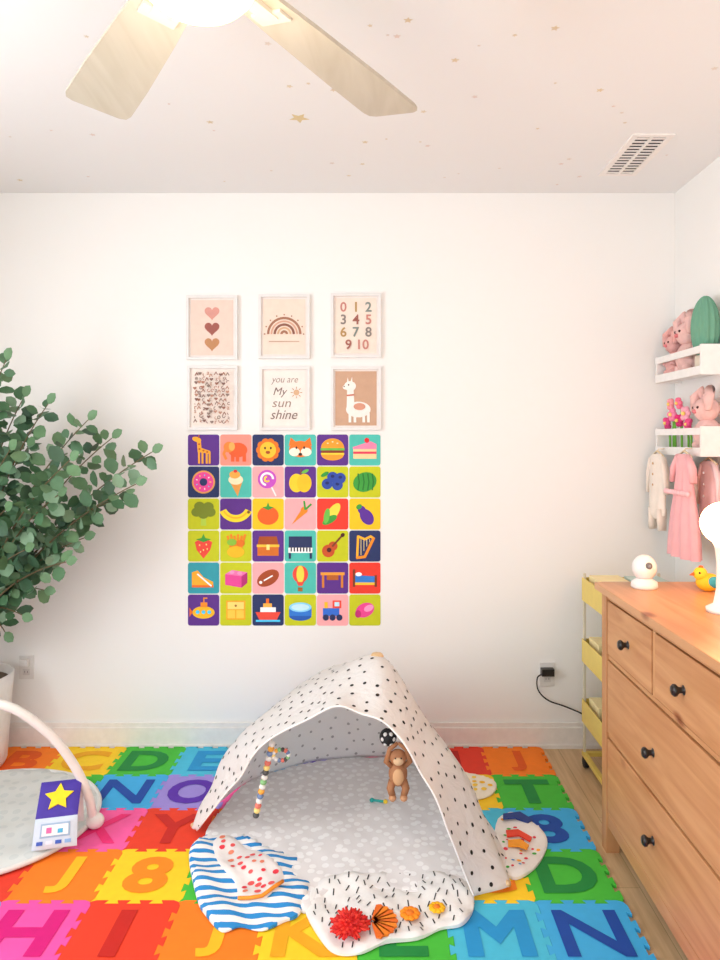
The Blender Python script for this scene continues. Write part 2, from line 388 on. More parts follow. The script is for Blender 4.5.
def banana(A): A.arc(0,.5,.55,.92,205,335,'#ffdf2a');A.e(.66,.1,.08,.08,'#7a5a20');A.arc(0,.5,.66,.74,210,325,'#f5b81e')
def tomato(A): A.e(0,-.08,.55,.48,'#f2641e');A.pl([(-.3,.35),(0,.2),(.3,.35),(.08,.4),(0,.62),(-.08,.4)],'#3fa23a')
def carrot(A): A.pl([(-.45,-.55),(.1,.3),(.35,.1)],'#ff8a1e');A.e(.2,.2,.18,.18,'#ff8a1e');A.l([(.25,.25),(.2,.65)],.1,'#3fa23a');A.l([(.28,.25),(.55,.5)],.1,'#3fa23a')
def corn(A): A.e(0,.05,.26,.6,'#ffe04a',-35);A.e(-.15,-.3,.18,.42,'#3fa23a',-60);A.e(-.3,-.1,.15,.4,'#6cc24a',-10)
def eggpl(A): A.e(.1,-.15,.32,.45,'#5a2a9c',35);A.e(-.15,.2,.2,.25,'#5a2a9c',35);A.e(-.3,.38,.16,.12,'#3fa23a',35)
def straw(A):
    A.pl([(-.45,.2),(-.35,-.2),(0,-.65),(.35,-.2),(.45,.2),(.2,.35),(-.2,.35)],'#f04a3a');A.pl([(-.4,.35),(0,.2),(.4,.35),(.1,.42),(0,.65),(-.1,.42)],'#3fa23a')
    for p in[(-.2,.05),(.15,.08),(0,-.2),(-.15,-.3),(.2,-.15)]:A.e(*p,.035,.05,'#ffe88a',n=8)
def fries(A):
    for i,x in enumerate((-.35,-.2,-.05,.1,.25,.4)):A.l([(x*.7,-.1),(x*1.2,.5+.08*(i%2))],.12,'#f28a1a')
    A.e(0,-.3,.45,.3,'#f2c01a');A.e(-.2,.2,.25,.18,'#8ac23a');A.e(.25,.15,.22,.18,'#e8781a')
def chest(A): A.r(-.55,-.5,.55,0,'#d8701e');A.pl([(-.55,.05),(.55,.05),(.45,.5),(-.45,.5)],'#a84a18');A.r(-.58,-.05,.58,.08,'#ffc83a');A.r(-.08,-.2,.08,.08,'#ffe88a')
def piano(A):
    A.r(-.6,-.1,.6,.5,'#22305f');A.r(-.62,-.35,.62,-.08,'#ffffff')
    for i in range(7):A.r(-.5+i*.16,-.28,-.43+i*.16,-.08,'#101830')
    A.r(-.6,-.65,-.48,-.35,'#22305f');A.r(.48,-.65,.6,-.35,'#22305f')
def guitar(A): A.e(-.22,-.25,.33,.33,'#c8501e');A.e(.02,.0,.24,.24,'#c8501e');A.e(-.18,-.2,.12,.12,'#4a1a10');A.l([(0,0),(.5,.55)],.1,'#7a3a18');A.e(.52,.57,.12,.1,'#4a1a10',45)
def harp(A):
    A.l([(-.4,-.6),(-.35,.5)],.12,'#ffb82a');A.l([(-.35,.5),(0,.35),(.3,.5),(.45,.4)],.12,'#ffb82a');A.l([(.45,.4),(.0,-.55),(-.4,-.6)],.14,'#f2901e')
    for i in range(4):x=-.2+i*.15;A.l([(x,.35),(x,-.45+i*.22)],.03,'#ffe8a0')
def shoes(A): A.pl([(-.6,.3),(-.3,.4),(.0,.05),(.5,-.2),(.5,-.4),(-.6,-.35)],'#ffb02a');A.r(-.6,-.48,.52,-.36,'#f2701e');A.l([(-.3,.2),(.4,-.4)],.08,'#ffffff')
def brick(A): A.pl([(-.55,-.35),(.3,-.5),(.3,.1),(-.55,.2)],'#e8489a');A.pl([(.3,-.5),(.6,-.25),(.6,.3),(.3,.1)],'#b82a78');A.pl([(-.55,.2),(.3,.1),(.6,.3),(-.2,.42)],'#f57ab8');A.e(-.2,.3,.13,.08,'#ff9ac8');A.e(.2,.25,.13,.08,'#ff9ac8')
def foot(A): A.e(0,0,.62,.38,'#a8481e',30);A.l([(-.2,-.12),(.22,.12)],.07,'#ffffff');A.e(-.38,-.22,.08,.08,'#ffffff')
def balloon(A): A.e(0,.2,.4,.45,'#f04a3a');A.e(0,.2,.2,.45,'#ffe04a');A.pl([(-.2,-.2),(.2,-.2),(.1,-.4),(-.1,-.4)],'#f04a3a');A.r(-.12,-.68,.12,-.48,'#a8641e')
def table(A): A.r(-.62,.15,.62,.3,'#f2a03a');A.r(-.55,-.5,-.43,.15,'#d8802a');A.r(.43,-.5,.55,.15,'#d8802a');A.r(-.3,-.1,.3,.15,'#b8601e')
def bed(A): A.r(-.62,-.45,-.5,.45,'#7a3a18');A.r(.5,-.45,.62,.15,'#7a3a18');A.pl([(-.5,-.25),(.5,-.25),(.5,.1),(-.5,.15)],'#2f7fd8');A.e(-.32,.2,.17,.1,'#ffffff');A.r(-.5,-.35,.5,-.22,'#ffc83a')
def sub(A):
    A.e(0,-.12,.58,.32,'#ffc01e');A.r(-.15,.15,.2,.4,'#f2901e');A.l([(.02,.4),(.02,.62),(.18,.62)],.07,'#f2901e')
    for x in(-.3,0,.3):A.e(x,-.1,.1,.1,'#4ad0ff')
    A.pl([(-.55,-.1),(-.72,.15),(-.72,-.35)],'#f2701e')
def cabinet(A): A.r(-.5,-.5,.5,.5,'#f2b01e');A.r(-.42,.05,.42,.42,'#ffe07a');A.r(-.42,-.42,-.03,0,'#ffd04a');A.r(.03,-.42,.42,0,'#ffd04a');A.e(0,.23,.06,.06,'#a8641e')
def ship(A): A.pl([(-.65,-.1),(-.45,-.5),(.45,-.5),(.65,-.1)],'#f04a3a');A.r(-.4,-.1,.4,.15,'#ffffff');A.r(-.25,.15,.2,.35,'#ffb84a');A.r(-.1,.35,.05,.6,'#f2701e');A.l([(-.6,-.55),(.6,-.55)],.1,'#4ad0ff')
def drum(A): A.e(0,-.3,.58,.25,'#1a5ab8');A.r(-.58,-.3,.58,.15,'#2a7ad8');A.e(0,.15,.58,.25,'#8adcff');A.e(0,.15,.46,.17,'#c8f0ff')
def train(A):
    A.r(-.5,-.3,.35,.1,'#2f6fd8');A.r(.0,.1,.45,.5,'#f04a3a');A.r(.1,.2,.35,.42,'#c8f0ff');A.r(-.42,.1,-.25,.42,'#ffc01e')
    for x in(-.35,0,.35):A.e(x,-.38,.16,.16,'#22305f')
def pinkt(A): A.e(.0,0,.5,.36,'#f0489a',25);A.e(.2,.1,.26,.16,'#ffa0d0',25);A.e(-.35,-.2,.16,.2,'#c82a78')
cards=[[(PU,giraffe),(SA,elephant),(NV,lion),(MT,fox),(PU,burger),(MT,cake)],
[(NV,donut),(MT,cone),(PK,lolly),(PU,apple),(LI,berries),(LI,melon)],
[(LI,broc),(PU,banana),(YE,tomato),(PK,carrot),(RD,corn),(YE,eggpl)],
[(LI,straw),(LI,fries),(PU,chest),(MT,piano),(LI,guitar),(NV,harp)],
[(TL,shoes),(LI,brick),(PK,foot),(MT,balloon),(PU,table),(RD,bed)],
[(PU,sub),(LI,cabinet),(NV,ship),(LI,drum),(PK,train),(LI,pinkt)]]
k=MB('picture_flash_card_grid')
X0,X1,Z1,Z0=wx(187.5),wx(381),wz(434),wz(626)
pw=(X1-X0)/6;ph=(Z1-Z0)/6
for r in range(6):
    for c in range(6):
        bg,fn=cards[r][c]; cx=X0+(c+.5)*pw; cz=Z1-(r+.5)*ph
        hw=pw/2-.0025;hh=ph/2-.0025;rd=.012;pts=[]
        for (sx,sy,a0) in((1,-1,-90),(1,1,0),(-1,1,90),(-1,-1,180)):
            for q in range(5):
                a=math.radians(a0+q*22.5); pts.append((cx+sx*(hw-rd)+rd*math.cos(a)*1,WALL-.0002,cz+sy*(hh-rd)+rd*math.sin(a)))
        k.prism(pts,(0,-.002,0),bg)
        A=Art(k,cx,cz,pw/2*1.2,WALL-.0025); fn(A)
k.obj()

# ================= FOAM MAT
TP=.29; MY=3.468; MX=.81; NC=11; NR=8; TH=.012
def edge(p0,p1,nrm,n=7,a=.0085):
    p0=Vector(p0);p1=Vector(p1);nrm=Vector(nrm);w=1/(n+1);out=[p0]
    for i in range(n):
        s=1 if i%2==0 else -1
        out.append(p0.lerp(p1,(i+.5-.13)*w)+nrm*s*a); out.append(p0.lerp(p1,(i+1.5+.13)*w)+nrm*s*a)
    out[1]=p0.lerp(p1,.5*w)+nrm*a
    out[-1]=p0.lerp(p1,(n+.5)*w)+nrm*a
    return out+[p1]
TC={'R':('#ea3a22','#b81610'),'r':('#ee3a1a','#c81808'),'O':('#ff8210','#ea5a04'),'o':('#ff8010','#ffbe14'),'Y':('#ffd21a','#ff8c0a'),'y':('#ffd41e','#f2ab0c'),'G':('#44c238','#0c8a3a'),
 'T':('#48c4e6','#1c98d8'),'B':('#3cb2ee','#0648a8'),'V':('#a08ee0','#5a28b0'),'P':('#ff5fa8','#f82a7c'),'p':('#ff52aa','#d8007a')}
rows=["VRO"+"yGTBVPRO","VOyGBVPROYG","TGBVPrOYGTB","TGVRoYGTBYG","VBVVproyGTB","BVPROYGTBVP","VPROYGTBVPR","PROYGTBVPRO"]
lets=["?ABCDEFGHIJ","?KLMNOPQRST","?UVWXYZ1238","?456J89ABCD","?EFGHIJKLMN","OPQRSTUVWXY","ABCDEFGHIJK","LMNOPQRSTUV"]
k=MB('alphabet_foam_play_mat')
for r in range(NR):
    for c in range(NC):
        x1=MX-(NC-1-c)*TP;x0=x1-TP;y1=MY-r*TP;y0=y1-TP
        if x0<LX+.05: continue
        bot=edge((x0,y0),(x1,y0),(0,1));rt=edge((x1,y0),(x1,y1),(1,0));top=edge((x0,y1),(x1,y1),(0,1))[::-1];lf=edge((x0,y0),(x0,y1),(1,0))[::-1]
        ring=bot[:-1]+rt[:-1]+top[:-1]+lf[:-1]
        cxm,cym=(x0+x1)/2,(y0+y1)/2; sh=.9965
        ch=rows[r][c]; tcx=TC[ch]
        k.prism([(cxm+(p.x-cxm)*sh,cym+(p.y-cym)*sh,.0005) for p in ring],(0,0,TH),col(tcx[0],.75))
        L_=lets[r][c]
        if L_!='?':
            vs,fs=textmesh(L_,.036 if L_ not in 'MNWVXYK' else .02); S=.205
            wmax=max(abs(a) for a,b in vs); sx=min(S*1.12,.102/max(wmax,.01))
            k.add([(cxm+a*sx,cym+b*S,TH+.0025) for a,b in vs],fs,col(tcx[1],.75))
k.obj()
ZM=TH+.003

# ================= PLAY TENT
def zc(p,z=.03):
    p=Vector(p); p.z=max(p.z,z); return p
Ac=[zc(P(*q)) for q in[(197,838,2.70),(220,800,2.62),(248,761,2.55),(286,727,2.5),(331,709,2.46),(368,711,2.43),(402,740,2.4),(430,787,2.36),(453,842,2.33),(474,905,2.31)]]
Bc=[zc(P(*q)) for q in[(192,838,2.72),(206,793,2.78),(232,748,2.82),(274,706,2.84),(328,675,2.82),(376,655,2.78),(404,684,2.72),(436,734,2.66),(475,800,2.56),(509,900,2.36)]]
Dc=[Vector(q) for q in[(-.68,2.78,.03),(-.62,2.92,.12),(-.5,3.05,.27),(-.33,3.14,.4),(-.15,3.17,.47),(.03,3.13,.48),(.15,3.0,.4),(.27,2.88,.28),(.38,2.72,.14),(.45,2.42,.03)]]
Cc=[Vector(q) for q in[(-.68,2.80,.025),(-.62,2.98,.025),(-.5,3.15,.025),(-.33,3.27,.025),(-.12,3.33,.025),(.06,3.33,.025),(.22,3.2,.025),(.35,3.0,.025),(.45,2.75,.025),(.475,2.45,.025)]]
NU,NV=140,76
cur=[spline(q,NU) for q in(Ac,Bc,Dc,Cc)]
ctr=Vector((-.1,2.8,.15)); vs=[];rim=[]
for i in range(NU):
    colm=spline([cur[j][i] for j in range(4)],NV)
    for j,p in enumerate(colm):
        u=i/(NU-1);v=j/(NV-1)
        out=(p-ctr).normalized(); e=min(1,u*6,(1-u)*6)
        ap=math.exp(-((u-.55)**2)/.03)*math.exp(-((v-.33)**2)/.05)
        w=(.008*math.sin(u*31+2.2*v)+.004*math.sin(u*17+9*v+1)+.003*math.sin(u*57-7*v+1.5*math.sin(v*9)))*(1-ap)*e
        sag=-.02*math.sin(min(1,max(0,(v-.33)/.67))*math.pi)*(.5+.5*math.sin(u*12.5))*e
        p=p+out*(w+sag)
        if v<.33: p.z-=(.006*e*(1+math.sin(u*38)))*(1-v/.33)+.006*math.sin(v/.33*math.pi)*e
        p.z=max(p.z,.022)
        vs.append(p)
        if j==0: rim.append(p.copy())
fs=[(i*NV+j,(i+1)*NV+j,(i+1)*NV+j+1,i*NV+j+1) for i in range(NU-1) for j in range(NV-1)]
me=bpy.data.meshes.new('fabric_canopy'); me.from_pydata([tuple(v) for v in vs],[],fs)
for p in me.polygons: p.use_smooth=True
me.materials.append(fabric('tent_fabric_outer','#f7f5f3')); me.materials.append(fabric('tent_fabric_inner','#f6f5f5',.5))
tent=bpy.data.objects.new('baby_play_tent',None); bpy.context.collection.objects.link(tent)
o=bpy.data.objects.new('fabric_canopy',me); bpy.context.collection.objects.link(o); o.parent=tent
s=o.modifiers.new('s','SOLIDIFY'); s.thickness=.002; s.offset=0; s.material_offset=1; s.material_offset_rim=0
k=MB('polka_dots'); rnd=random.Random(2); grid={}
areas=[];tot=0
for f in fs:
    a=(vs[f[1]]-vs[f[0]]).cross(vs[f[3]]-vs[f[0]]).length; tot+=a; areas.append(tot)
SP=.045
for t in range(9000):
    fi=bisect.bisect(areas,rnd.random()*tot); f=fs[min(fi,len(fs)-1)]
    a_,b_=rnd.random(),rnd.random(); e1=vs[f[1]]-vs[f[0]];e2=vs[f[3]]-vs[f[0]]
    p=vs[f[0]]+e1*a_+e2*b_
    if p.z<.04: continue
    key=(int(p.x//SP),int(p.y//SP),int(p.z//SP)); ok=True
    for dx in(-1,0,1):
        for dy in(-1,0,1):
            for dz in(-1,0,1):
                for q in grid.get((key[0]+dx,key[1]+dy,key[2]+dz),[]):
                    if (q-p).length<SP: ok=False
    if not ok: continue
    grid.setdefault(key,[]).append(p)
    n=e1.cross(e2)
    if n.length<1e-9: continue
    n.normalize()
    if n.dot(p-ctr)<0: n=-n
    tx=n.orthogonal().normalized(); ty=n.cross(tx); R=rnd.uniform(.006,.0078)
    for sg,cc in((1,'#1b191b'),(-1,'#b5b1b2')):
        ring=[p+n*sg*.0026+tx*R*math.cos(q*math.pi/5)+ty*R*.9*math.sin(q*math.pi/5) for q in range(10)]
        if sg<0: ring=ring[::-1]
        k.face(ring,cc)
k.obj(parent=tent)
k=MB('tent_hem'); k.tube(rim,.004,'#f2eeea',8); k.obj(parent=tent)
k=MB('tent_poles'); wd=wood('birch_wood','#e6c79c','#d3ac7a',2,'Z')
k.tube([zc(p+Vector((0,0,-.035)),.035) for p in cur[1]],.009,wd,8)
hub=P(377,656,2.78); k.lathe((hub.x,hub.y,hub.z-.02),[(0,.03),(.02,.03),(.026,.022),(.026,.0),(.02,-.02),(0,-.02)],wd,16)
k.obj(parent=tent)
def bump(x,y,amp=.011): return amp*(1+.6*math.sin(x*23+y*9)+.6*math.sin(y*31-x*13+1)+.3*math.sin(x*61+y*47))
def softpatch(k,pts,z,h,mtop,amp=.011,step=.018):
    bm=bmesh.new(); vv=[bm.verts.new((p.x,p.y,0)) for p in pts]; bm.faces.new(vv)
    xs=[p.x for p in pts];ys=[p.y for p in pts]
    x=min(xs)+step
    while x<max(xs): bmesh.ops.bisect_plane(bm,geom=bm.verts[:]+bm.edges[:]+bm.faces[:],plane_co=(x,0,0),plane_no=(1,0,0)); x+=step
    y=min(ys)+step
    while y<max(ys): bmesh.ops.bisect_plane(bm,geom=bm.verts[:]+bm.edges[:]+bm.faces[:],plane_co=(0,y,0),plane_no=(0,1,0)); y+=step
    bm.verts.ensure_lookup_table(); bm.verts.index_update()
    bd={v.index for v in bm.verts if v.is_boundary}
    V=[(v.co.x,v.co.y,z+(h if v.index not in bd else h*.5)+bump(v.co.x,v.co.y,amp)*(1 if v.index not in bd else .6)) for v in bm.verts]
    Fc=[[v.index for v in f.verts] for f in bm.faces]
    k.add(V,Fc,mtop,True)
    be=[[v.index for v in e.verts] for e in bm.edges if e.is_boundary]
    n=len(V); V2=V+[(a,b,z) for a,b,c in V]
    k.add(V2,[(a,b,b+n,a+n) for a,b in be]+[[i+n for i in f][::-1] for f in Fc],mtop,False)
    bm.free()
def patch(name,pix,z0,h,m,parent=None,kk=5,amp=.004):
    pts=ccw(closed([F(a,b) for a,b in pix],kk)); k=MB(name); softpatch(k,pts,z0,h,m,amp); return k.obj(parent=parent)
matfab=dots('playmat_fabric','#ebe8e8','#fbfafa',24,.3,.9)
patch('padded_floor_mat',[(205,842),(222,815),(250,786),(300,770),(345,763),(392,763),(430,778),(458,810),(470,850),(478,888),(462,900),(400,900),(335,897),(308,918),(290,908),(255,880),(225,860)],ZM,.012,matfab,tent,amp=.003)
m,nt,b=nodemat('blue_stripe_fabric'); L=nt.links
tc=nt.nodes.new('ShaderNodeTexCoord'); wv_=nt.nodes.new('ShaderNodeTexWave'); wv_.bands_direction='Y'; wv_.inputs['Scale'].default_value=7.5; wv_.inputs['Distortion'].default_value=1.6; wv_.inputs['Detail'].default_value=1; wv_.inputs['Detail Scale'].default_value=.7
L.new(tc.outputs['Object'],wv_.inputs['Vector']); r=ramp(nt,[(0,'2a8cd0'),(.42,'f4f3f2')],'CONSTANT'); L.new(wv_.outputs['Fac'],r.inputs['Fac']); L.new(r.outputs['Color'],b.inputs['Base Color']); b.inputs['Roughness'].default_value=.9
patch('blue_striped_flap',[(189,862),(200,845),(215,838),(240,842),(268,854),(300,868),(314,880),(309,898),(299,921),(284,928),(262,937),(240,933),(222,938),(206,922),(197,905)],ZM+.002,.006,m,tent,amp=.009)
def dotpatch(name,pix,z,h,base,cols,n,r,seed=1,dash=False,amp=.011,mk=None):
    pts=ccw(closed([F(a,b) for a,b in pix],5)); k=MB(name); softpatch(k,pts,z,h,base,amp)
    rnd=random.Random(seed); xs=[p.x for p in pts];ys=[p.y for p in pts]
    def ins(x,y):
        c=False;j=len(pts)-1
        for i in range(len(pts)):
            if (pts[i].y>y)!=(pts[j].y>y) and x<(pts[j].x-pts[i].x)*(y-pts[i].y)/(pts[j].y-pts[i].y)+pts[i].x: c=not c
            j=i
        return c
    got=[];t=0
    while len(got)<n and t<6000:
        t+=1;x=rnd.uniform(min(xs),max(xs));y=rnd.uniform(min(ys),max(ys))
        if not all(ins(x+dx,y+dy) for dx in(-r*1.3,r*1.3) for dy in(-r*1.3,r*1.3)): continue
        if any((x-a)**2+(y-b)**2<(2.1*r)**2 for a,b in got): continue
        got.append((x,y)); c=rnd.choice(cols)
        if dash:
            a=rnd.uniform(1.1,2.0); ps=[]
            for (u,v) in((-r,-.002),(r,-.002),(r,.002),(-r,.002)):
                X=x+u*math.cos(a)-v*math.sin(a);Y=y+u*math.sin(a)+v*math.cos(a); ps.append((X,Y,z+h+bump(X,Y,amp)+.0015))
            k.face(ps,c)
        else:
            rr_=r*rnd.uniform(.6,1); k.face([(x+rr_*math.cos(q*math.pi/6),y+rr_*math.sin(q*math.pi/6),z+h+.0015+bump(x+rr_*math.cos(q*math.pi/6),y+rr_*math.sin(q*math.pi/6),amp)) for q in range(12)],c)
    return k.obj(parent=tent)
dotpatch('spotted_wavy_panel',[(213,852),(228,843),(246,856),(262,862),(282,880),(280,898),(262,910),(240,912),(236,892),(222,878)],ZM+.01,.006,'#f6efec',['#f05a5a','#f28a6a','#ee3a4a'],26,.012,1,False,.009)
k=MB('orange_trim')
def bz(p,dz): p=p.copy(); p.z=ZM+dz+bump(p.x,p.y,.009); return p
k.tube([bz(F(a,b),.02) for a,b in[(238,911),(250,912),(262,910),(275,903),(283,896)]],.006,'#ff9a2a',6); k.obj(parent=tent)
dotpatch('dashed_front_flap',[(305,916),(312,897),(330,884),(360,883),(395,880),(440,880),(468,890),(474,912),(463,931),(440,936),(418,946),(385,950),(362,960),(338,961),(322,948)],ZM+.002,.006,'#f5f4f2',['#26242a'],95,.0125,4,True,.009)
k=MB('flower_appliques'); rnd=random.Random(5); ZF=ZM+.02
c0=F(350,926,ZF)
for i in range(230):
    a=rnd.random()*6.283; e=rnd.uniform(.02,1.45); L0=rnd.uniform(.048,.068)
    d=Vector((math.cos(a)*math.cos(e),math.sin(a)*math.cos(e),math.sin(e)*.6)); k.tube([c0,c0+d*L0*.6,c0+d*L0],[.004,.006,.003],rnd.choice(['#e8241e','#d01414','#f23a2a']),5)
k.ell(c0+Vector((0,0,.005)),(.04,.04,.024),'#d81a1a')
c1=F(372,922,ZF+.004)
for i in range(9):
    a=math.radians(-70+i*17.5); d=Vector((math.cos(a),math.sin(a),0)); n_=Vector((-d.y,d.x,0))
    k.prism([c1+d*.008-n_*.004,c1+d*.072-n_*.013,c1+d*.08,c1+d*.072+n_*.013,c1+d*.008+n_*.004],(0,0,.006),'#ff8a1e' if i%2 else '#f2701a')
for (px,py,rr_,cc) in[(410,914,.034,'#ff9410'),(437,908,.028,'#ffc010')]:
    q=F(px,py,ZF-.002)
    for i in range(9):
        a=i*2*math.pi/9; k.ell(q+Vector((math.cos(a)*rr_*.62,math.sin(a)*rr_*.62,.002)),(rr_*.36,rr_*.36,.006),cc,nu=10,nv=6)
    k.ell(q+Vector((0,0,.004)),(rr_*.4,rr_*.4,.007),'#f2801e',nu=12,nv=6)
k.obj(parent=tent)
dotpatch('yellow_spotted_flap',[(452,778),(480,780),(496,788),(490,800),(462,803)],ZM,.008,'#fbf3e2',['#ffc81e','#ffd84a'],14,.013,1,False,.003)
dotpatch('spotted_side_flap',[(498,824),(520,820),(536,831),(547,845),(544,860),(532,876),(512,884),(495,862)],ZM,.008,'#f6f3f0',['#e8344a','#ffb02a','#3a8fd8','#4ab84a'],30,.0085,9,False,.006)
k=MB('colour_tag_strips')
for bnd,cc in zip([[(503,823),(520,821),(533,829),(528,832),(515,827),(503,828)],[(506,840),(518,839),(532,847),(530,851),(519,845),(507,846)],[(508,850),(520,849),(529,855),(527,859),(519,856),(508,856)]],['#26408a','#f0482e','#ffa62a']):
    pts=ccw([F(a,b) for a,b in bnd]); k.prism([(p.x,p.y,ZM+.017) for p in pts],(0,0,.006),cc)
k.obj(parent=tent)
k=MB('hanging_bead_toy'); top=P(272,744,2.6); bot=P(256,815,2.6); cs=['#f7f1ea','#ffb24a','#7a90b8','#f7f1ea','#e87a6a','#ffe08a','#555555','#f7f1ea','#90c888']
for i in range(16):
    k.ell(top.lerp(bot,i/15),(.0125,.0125,.0115),cs[i%9],nu=12,nv=8)
k.tube([top,Vector((top.x-.01,2.62,.45))],.002,'#d8c8b0',6)
for i in range(14):
    a=i*2*math.pi/14; q=P(281,755,2.6); k.ell(q+Vector((math.cos(a)*.028,0,math.sin(a)*.02)),.008,cs[(i*2)%9],nu=8,nv=6)
k.obj(parent=tent)
k=MB('black_white_fabric_ball'); q=P(388,737,2.62); k.ell(q,.032,'#1d1b1d')
for i in range(6):
    a=i*1.05; d=Vector((math.cos(a)*.7,-.7,math.sin(a)*.7)).normalized(); k.ell(q+d*.027,.0085,'#f5f2ee',nu=10,nv=6)
k.tube([q,Vector((q.x,q.y,.54))],.002,'#e8e0d4',6); k.obj(parent=tent)
k=MB('brown_plush_monkey'); br_='#a9714a'; q=P(398,772,2.55)
k.ell(q+Vector((0,0,-.005)),(.034,.028,.045),br_); k.ell(q+Vector((0,-.004,.055)),(.031,.027,.029),br_)
k.ell(q+Vector((0,-.026,.05)),(.018,.012,.015),'#e0b890'); k.ell(q+Vector((-.01,-.03,.062)),.003,'#1a1210',nu=8,nv=6);k.ell(q+Vector((.01,-.03,.062)),.003,'#1a1210',nu=8,nv=6)
for s_ in(-1,1):
    k.ell(q+Vector((s_*.031,0,.058)),(.009,.006,.011),'#8a5636',nu=10,nv=6)
    k.tube([q+Vector((s_*.02,0,.02)),q+Vector((s_*.042,-.005,.04)),q+Vector((s_*.03,-.005,.085)),q+Vector((0,0,.105))],[.012,.011,.009,.006],br_,8)
    k.tube([q+Vector((s_*.018,0,-.03)),q+Vector((s_*.028,-.01,-.055)),q+Vector((s_*.02,-.012,-.08))],[.016,.014,.012],br_,8)
    k.ell(q+Vector((s_*.02,-.016,-.085)),(.014,.018,.012),'#c8926a',nu=10,nv=6)
k.ell(q+Vector((0,-.022,-.008)),(.02,.01,.03),'#d8a87a'); k.tube([q+Vector((0,0,.105)),q+Vector((0,.01,.15))],.002,'#e8e0d4',6)
k.obj(parent=tent)
k=MB('teal_rattle'); q=F(372,800,ZM+.024); k.ell(q,(.01,.01,.008),'#2fb0a8'); k.tube([q,q+Vector((.05,-.012,0))],.005,'#2fb0a8',8); k.ell(q+Vector((.055,-.013,.0)),.009,'#ffd83a'); k.obj(parent=tent)

# ================= LEFT BABY GYM
gm=bpy.data.objects.new('baby_activity_gym',None); bpy.context.collection.objects.link(gm)
mg=dots('gym_mat_fabric','#d8dbd8','#cdd2d0',16,.25,.5)
k=MB('round_mat'); cx,cy=-1.55,2.78
ring=[Vector((cx+.435*math.cos(a*math.pi/32),cy+.41*math.sin(a*math.pi/32),0)) for a in range(64)]
softpatch(k,ring,ZM,.018,mg,.006,.03)
k.tube([(cx+.438*math.cos(a*math.pi/32),cy+.413*math.sin(a*math.pi/32),ZM+.012) for a in range(65)],.01,'#e6e4df',8)
k.obj(parent=gm)
k=MB('support_arch')
path=[Vector((-1.09,2.74,.035)),P(88,795,2.72),P(72,762,2.7),P(45,730,2.66),P(0,704,2.6),Vector((-1.6,2.55,.56)),Vector((-1.8,2.5,.45)),Vector((-1.93,2.47,.25)),Vector((-1.97,2.45,.04))]
k.tube(spline(path,48),.017,col('#f0ece6',.4),12); k.ell((-1.085,2.74,.045),(.035,.03,.03),'#f0ece6'); k.ell((-1.97,2.45,.045),(.035,.03,.03),'#f0ece6'); k.obj(parent=gm)
k=MB('soft_cloth_book'); q=F(57,862)
M=Matrix.Translation((q.x-.01,q.y,ZM+.034))@Matrix.Rotation(math.radians(14),4,'Z')
w_=.076
A0=(-w_,0,0);B0=(w_,0,0);A1=(-w_+.004,.045,.09);B1=(w_-.004,.045,.09);A2=(-w_+.004,.15,.175);B2=(w_-.004,.15,.175)
def on(A,B,C,D,u,v): 
    A,B,C,D=map(Vector,(A,B,C,D)); return M@((A.lerp(B,u)).lerp(C.lerp(D,u),v))
nf=(M.to_3x3()@Vector((1,0,0)).cross(Vector((0,.045,.09)))).normalized()
nt_=(M.to_3x3()@Vector((1,0,0)).cross(Vector((0,.105,.085)))).normalized()
def quad(A,B,C,D,u0,u1,v0,v1,n,off,t,m_): k.prism([on(A,B,C,D,u,v)+n*off for u,v in((u0,v0),(u1,v0),(u1,v1),(u0,v1))],n*t,m_)
def pillow(A,B,C,D,n,t,m_,nn=10):
    V=[];Fc=[]
    for sgn in(1,-1):
        o=len(V)
        for a in range(nn+1):
            for b_ in range(nn+1):
                u=a/nn;v=b_/nn; f=(max(0,1-(2*u-1)**6)*max(0,1-(2*v-1)**6))**.5
                V.append(on(A,B,C,D,u,v)+n*(t*f if sgn>0 else -t*f))
        for a in range(nn):
            for b_ in range(nn):
                q4=[o+a*(nn+1)+b_,o+(a+1)*(nn+1)+b_,o+(a+1)*(nn+1)+b_+1,o+a*(nn+1)+b_+1]; Fc.append(tuple(q4 if sgn>0 else q4[::-1]))
    k.add(V,Fc,m_,True)
pillow(A0,B0,A1,B1,nf,.009,'#cfdbe8'); pillow(A1,B1,A2,B2,nt_,.009,'#4632a0'); pillow(B2,A2,(w_,.17,0),(-w_,.17,0),(M.to_3x3()@Vector((0,1,.1))).normalized(),.009,'#f2f0ee')
for i in range(4): quad(A0,B0,A1,B1,.1+i*.21,.24+i*.21,.14,.26,nf,.0085,.002,['#3a5ab8','#e8e4f0','#3a5ab8','#8ab0e0'][i])
quad(A0,B0,A1,B1,.16,.84,.36,.82,nf,.0088,.002,'#9cb6d2'); quad(A0,B0,A1,B1,.2,.8,.42,.76,nf,.0106,.002,'#f4f4f4')
quad(A0,B0,A1,B1,.3,.42,.5,.68,nf,.0124,.002,'#e86aa8');quad(A0,B0,A1,B1,.56,.68,.48,.62,nf,.0124,.002,'#4ab0d8')
ctr2=on(A1,B1,A2,B2,.5,.5)+nt_*.009; ux=(on(A1,B1,A2,B2,1,.5)-on(A1,B1,A2,B2,0,.5)).normalized(); uy=nt_.cross(ux)
k.prism([ctr2+ux*(.052 if i%2==0 else .026)*math.cos(math.pi/2+i*math.pi/5)+uy*(.052 if i%2==0 else .026)*math.sin(math.pi/2+i*math.pi/5) for i in range(10)],nt_*.005,'#ffdc1e')
k.obj()

